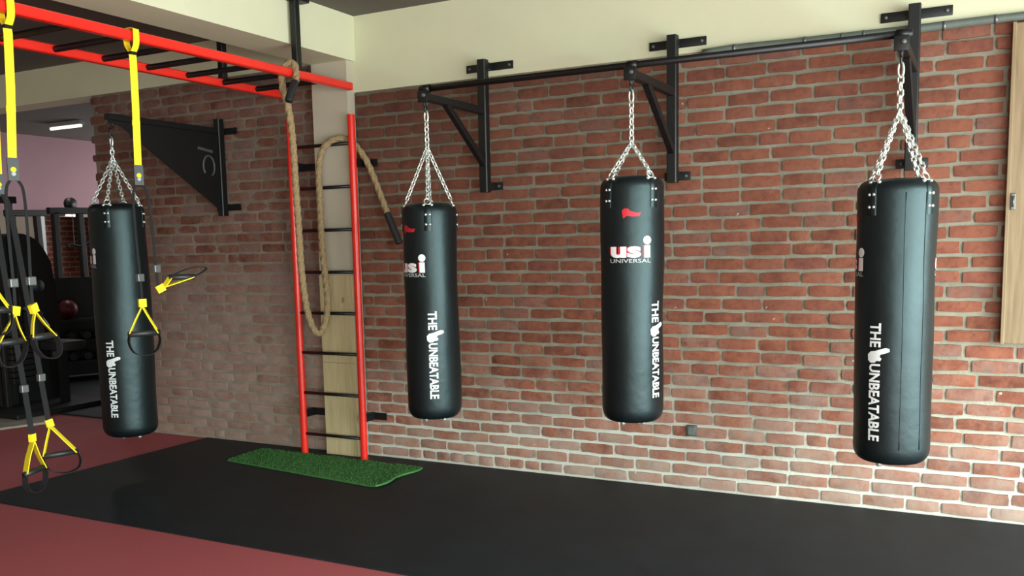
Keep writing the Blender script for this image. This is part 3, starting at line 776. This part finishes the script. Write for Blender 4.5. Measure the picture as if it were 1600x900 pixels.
PR = onx(222, 470, RXA); PR2 = Vector((PR.x+.05, PR.y+.10, PR.z+.0))
trainer('yellow and black suspension trainer hanging in front of the far left bag', RXA, ya, onx(216, 268, RXA).z,
        [(PR.x-RXA, PR.y-ya, PR.z, R(70), 1.0, 0.0), (.05, onx(238, 452, RXA).y-ya, PR.z+.06, R(60), .8, 1.1)], onx(215, 250, RXA).y-ya)
yb = onx(9, 20, RXA).y
P1 = onx(30, 482, RXA); P2 = onx(45, 478, RXA)
trainer('yellow and black suspension trainer with handles at chest height near the left edge', RXA, yb, onx(20, 258, RXA).z,
        [(P1.x-RXA-.03, P1.y-yb, P1.z, R(95), .9, -.2), (.03, P2.y-yb, P2.z, R(100), .9, 0.35)], onx(18, 235, RXA).y-yb)
yc = onx(-16, 66, RXB).y
P1 = onx(45, 680, RXB); P2 = onx(76, 658, RXB)
trainer('yellow and black suspension trainer on the far rail with handles close to the floor', RXB, yc, onx(-4, 282, RXB).z,
        [(.03, P1.y-yc, P1.z, R(112), 1.12, 0.0), (0, P2.y-yc, P2.z, R(72), 1.15, .25)], onx(-5, 250, RXB).y-yc, .030)
yd = yb-.42
P1 = onx(4, 436, RXA)
trainer('yellow and black suspension trainer at the very left edge of the photo', RXA, yd, 2.16,
        [(0, P1.y-yd-.05, P1.z, R(70), .8, 0.0), (0, .06, 1.38, R(60), .85, 0.0)], 0)

# ------------------------------------------------------------------ wooden board, conduit, socket on the right wall
t = thing('wooden_shutter', 'tall oak coloured wooden shutter on the brick wall at the right edge', 'shutter', (.085, 0, 0))
for i in range(4):
    link('plank', box(NB(), (i*.163, -.052, 1.042), (i*.163+.161, -.018, 2.762), .003), 'oak', t)
link('edge_strip', box(NB(), (-.008, -.058, 1.036), (.010, -.018, 2.768), .003), 'oak', t)
q = ony(1583, 315, -.045)
lt = link('latch', box(NB(), (q.x-.085-.012, -.062, q.z-.045), (q.x-.085+.012, -.052, q.z+.045), .004), 'grey_metal', t)
link('latch_bolt', tube(NB(), [(q.x-.085, -.066, q.z-.03), (q.x-.085, -.066, q.z+.03)], .006, 8), 'grey_metal', lt, True)
P = [ony(x, y+4, -.027) for x, y in ((1098, 79), (1150, 71), (1240, 62), (1350, 50), (1442, 40), (1520, 30), (1600, 21))]
P += [Vector((.7, -.027, P[-1].z)), Vector((3.15, -.027, P[-1].z))]
t = thing('conduit_pipe', 'grey conduit pipe clipped along the top of the brick wall', 'pipe', P[0])
link('pipe', tube(NB(), [p-P[0] for p in catmull(P, 3)], .023, 14), 'conduit', t, True)
for x in (1148, 1258, 1316, 1350, 1475, 1555):
    p = ony(x, 60, -.027); zz = min(P, key=lambda r: abs(r.x-p.x)).z
    link('clip', tube(NB(), [(p.x-P[0].x-.008, 0, zz-P[0].z), (p.x-P[0].x+.008, 0, zz-P[0].z)], .0255, 14), 'grey_metal', t, True)
q = ony(1081, 673, 0)
t = thing('outlet_box', 'small grey metal outlet box set low in the brick wall', 'outlet', (q.x, 0, q.z))
sharp(link('housing', box(NB(), (-.034, -.014, -.036), (.034, .02, .036), .005), 'grey_metal', t))
link('cover', box(NB(), (-.022, -.018, -.026), (.022, -.012, .026), .003), 'conduit', t)

# ------------------------------------------------------------------ far left: dark machines beyond the brick wall
def lamp(X, Y, Z, label, power, along):
    t = thing('tube_lamp', label, 'lamp', (X, Y, Z), 'ceiling tube lamps')
    link('housing', box(NB(), (-.32, -.04, .02), (.32, .04, ZC-Z), .005), 'print_grey', t)
    link('tube', tube(NB(), [(-.30, 0, 0), (.30, 0, 0)], .018, 10), 'tube_light', t, True)
    t.rotation_euler = (0, 0, along)
    l = area('tube_glow', (X, Y, Z-.03), (0, 0, along), .6, .04, power, (1.0, .93, .90))
lamp(-10.82, 2.44, 3.30, 'slim white tube lamp under the ceiling at far left', 8, 0)
lamp(-9.2, -3.4, 3.30, 'added unseen tube lamp as fill light in the left bay of the hall', 12, R(90))  # lamp added out of view to fill the left side with light
t = thing('reflected_tube', 'glowing tube standing in for a lamp reflected in the far mirror', 'lamp', (-12.38, 3.3, 2.23))  # glow put where the mirror reflects a tube lamp
link('tube', tube(NB(), [(.03, -.05, -.0), (.03, .38, -.0)], .022, 10), 'tube_light', t, True)
link('housing', box(NB(), (-.02, -.07, -.03), (.01, .40, .03), .004), 'print_grey', t)
# power rack
def rack(X, Y):
    t = thing('power_rack', 'black steel power rack standing before the far mirror opening', 'rack', (X, Y, 0.0125))
    for dx in (0, -.9):
        for y in (-.22, .22):
            link('upright', beam(NB(), (dx, y*(1 if dx == 0 else 1.1), 0), (dx, y*.85, 2.18), .08, .08, (0, 1, 0), .008), 'dark_metal', t)
        link('top_beam', beam(NB(), (dx, -.28, 2.2), (dx, .62, 2.22), .08, .09, (0, 0, 1), .008), 'dark_metal', t)
        link('base_beam', beam(NB(), (dx, -.30, .04), (dx, .5, .04), .08, .08, (0, 0, 1), .008), 'dark_metal', t)
    for y in (-.2, .2): link('side_rail', beam(NB(), (0, y, 1.25), (-.9, y, 1.25), .06, .06, (0, 0, 1), .006), 'dark_metal', t)
    link('pulley', tube(NB(), [(-.03, .06, 2.30), (.03, .06, 2.30)], .085, 16), 'dark_metal', t, True)
    bm = NB(); tube(bm, catmull([(.02, -.05, 1.72), (.02, .0, 1.76), (.02, .15, 1.74), (.02, .3, 1.80), (.02, .52, 1.80)], 6), .018, 8)
    link('lat_bar', bm, 'dark_metal', t, True)
    link('cable', tube(NB(), [(.02, .06, 1.76), (.02, .06, 2.22)], .005, 6), 'grey_metal', t)
    return t
q = onx(110, 400, -11.0); rack(-11.0, q.y)
# leg press style weight machine with rounded shroud
q = onx(10, 400, -9.3)
t = thing('weight_machine', 'dark weight machine with rounded hood at the left edge', 'exercise machine', (-9.3, q.y, 0.012))
bm = NB(); sec = []
for i in range(13):
    a = R(180-150*i/12); sec.append((.34*math.cos(a), 1.50+.36*math.sin(a)))
poly = [(-.34, 0.05)] + sec + [(.36, 1.55), (.44, .9), (.40, .05)]
prism(bm, poly, -.22, .22)
for v in bm.verts: v.co = Vector((v.co.z, v.co.x, v.co.y))
sharp(link('hood', bm, 'dark_metal', t))
for y in (-.30, -.12): link('upright', beam(NB(), (.28, y, 0), (.28, y, 2.22), .06, .06, (0, 1, 0), .006), 'dark_metal', t)
link('top_beam', beam(NB(), (.28, -.6, 2.2), (.28, -.05, 2.2), .07, .07), 'dark_metal', t)
for i in range(10): link('weight_plate', box(NB(), (.24, -.30, .30+i*.062), (.40, .04, .30+i*.062+.055), .006), 'dark_metal', t)
for z, y in ((1.30, .12), (.55, .30)):
    bm = NB(); tube(bm, [(.24, y, z), (.32, y, z)], .07, 18); link('hub_cap', bm, 'dark_pad', t, True)
sharp(link('seat_pad', box(NB(), (.40, .02, .62), (.78, .30, .72), .03), 'dark_pad', t))
sharp(link('backrest', box(NB(), (.42, -.16, .74), (.60, -.04, 1.05), .03), 'dark_pad', t))
link('seat_post', beam(NB(), (.58, .15, 0), (.58, .15, .63), .07, .07, (0, 1, 0)), 'dark_metal', t)
link('foot_base', box(NB(), (-.25, -.6, .0), (.85, .5, .055), .01), 'dark_metal', t)
link('lever', tube(NB(), catmull([(.36, -.1, 1.08), (.48, -.02, 1.0), (.52, .06, .86)], 5), .02, 10), 'grey_metal', t, True)
# dumbbell rack with the ball on it
q = onx(122, 520, -10.5)
RX, RY = -10.5, q.y
t = thing('dumbbell_rack', 'black three tier dumbbell rack with solid back in the dark corner past the brick wall', 'rack', (RX, RY, 0.012))
rd = Vector((.47, .88, 0)).normalized()            # runs across the view
rn = Vector((.88, -.47, 0))                        # faces the hall
def rl(a, b, z): v = rd*a + rn*b; return Vector((v.x, v.y, z))
for s in (-.78, .78):
    link('side_frame', beam(NB(), rl(s, -.25, 0.012), rl(s, -.20, 1.30), .06, .10, tuple(rn)), 'dark_metal', t)
    link('foot', beam(NB(), rl(s, -.35, .045), rl(s, .28, .045), .07, .06), 'dark_metal', t)
link('back_panel', beam(NB(), rl(-.80, -.29, .67), rl(.80, -.29, .67), .02, 1.30), 'dark_metal', t)
SH = (.24, .51, .78)
for z in SH:
    link('shelf', beam(NB(), rl(-.78, -.02, z), rl(.78, -.02, z), .34, .025), 'dark_metal', t)
bm = NB()
prof = [(0, -.055), (.012, -.055)]
db = thing('dumbbell', 'first black dumbbell on the dark rack', 'dumbbell', group='dumbbells on the dark rack')
link('grip', tube(NB(), [(-.06, 0, 0), (.06, 0, 0)], .014, 10), 'grey_metal', db, True)
for s in (-1, 1): link('head', tube(NB(), [(s*.06, 0, 0), (s*.065, 0, 0), (s*.13, 0, 0), (s*.135, 0, 0)], (lambda i: (.045, .055, .055, .045)[i]), 12), 'dark_pad', db)
first = True
for zi, z in enumerate(SH[:2]):
    for i in range(6):
        o = db if first else copy_tree(db); first = False
        p = rl(-.44+.176*i, 0.0, z+.0125+.0555); o.location = Vector((RX, RY, 0.012))+p; o.rotation_euler = (0, 0, math.atan2(rn.y, rn.x))
        o['label'] = '%s black dumbbell from the left on the %s shelf of the dark rack' % (('first', 'second', 'third', 'fourth', 'fifth', 'sixth')[i], ('lowest', 'middle')[zi])
p = onx(105, 492, -9.3); q = rl(-.10, .0, SH[2]+.0130+.125)+Vector((RX, RY, 0.012))
t = thing('medicine_ball', 'dark red medicine ball on top of the dumbbell rack', 'ball', q)
link('ball', lathe(NB(), [(0, -.125)]+[(.125*math.cos(R(-80+10*i)), .125*math.sin(R(-80+10*i))) for i in range(17)]+[(0, .125)], 24), 'maroon', t, True)
link('valve', lathe(NB(), [(0, .003), (.008, .002), (.009, 0)], 8, None, (0, 0, .1235)), 'dark_metal', t, True)
# flat bench in front of the rack
q = onz(150, 642)
t = thing('weight_bench', 'low black padded bench beyond the end of the brick wall', 'bench', (q.x+.12, q.y+.62, 0.012))
sharp(link('pad', box(NB(), (-.16, -.35, .42), (.16, .75, .50), .03), 'dark_pad', t))
link('spine', beam(NB(), (0, -.3, .38), (0, .7, .38), .06, .06), 'dark_metal', t)
for y in (-.25, .62):
    link('leg', beam(NB(), (0, y, 0), (0, y, .38), .06, .06, (0, 1, 0)), 'dark_metal', t)
    link('foot', beam(NB(), (-.22, y, .025), (.22, y, .025), .06, .05), 'dark_metal', t)
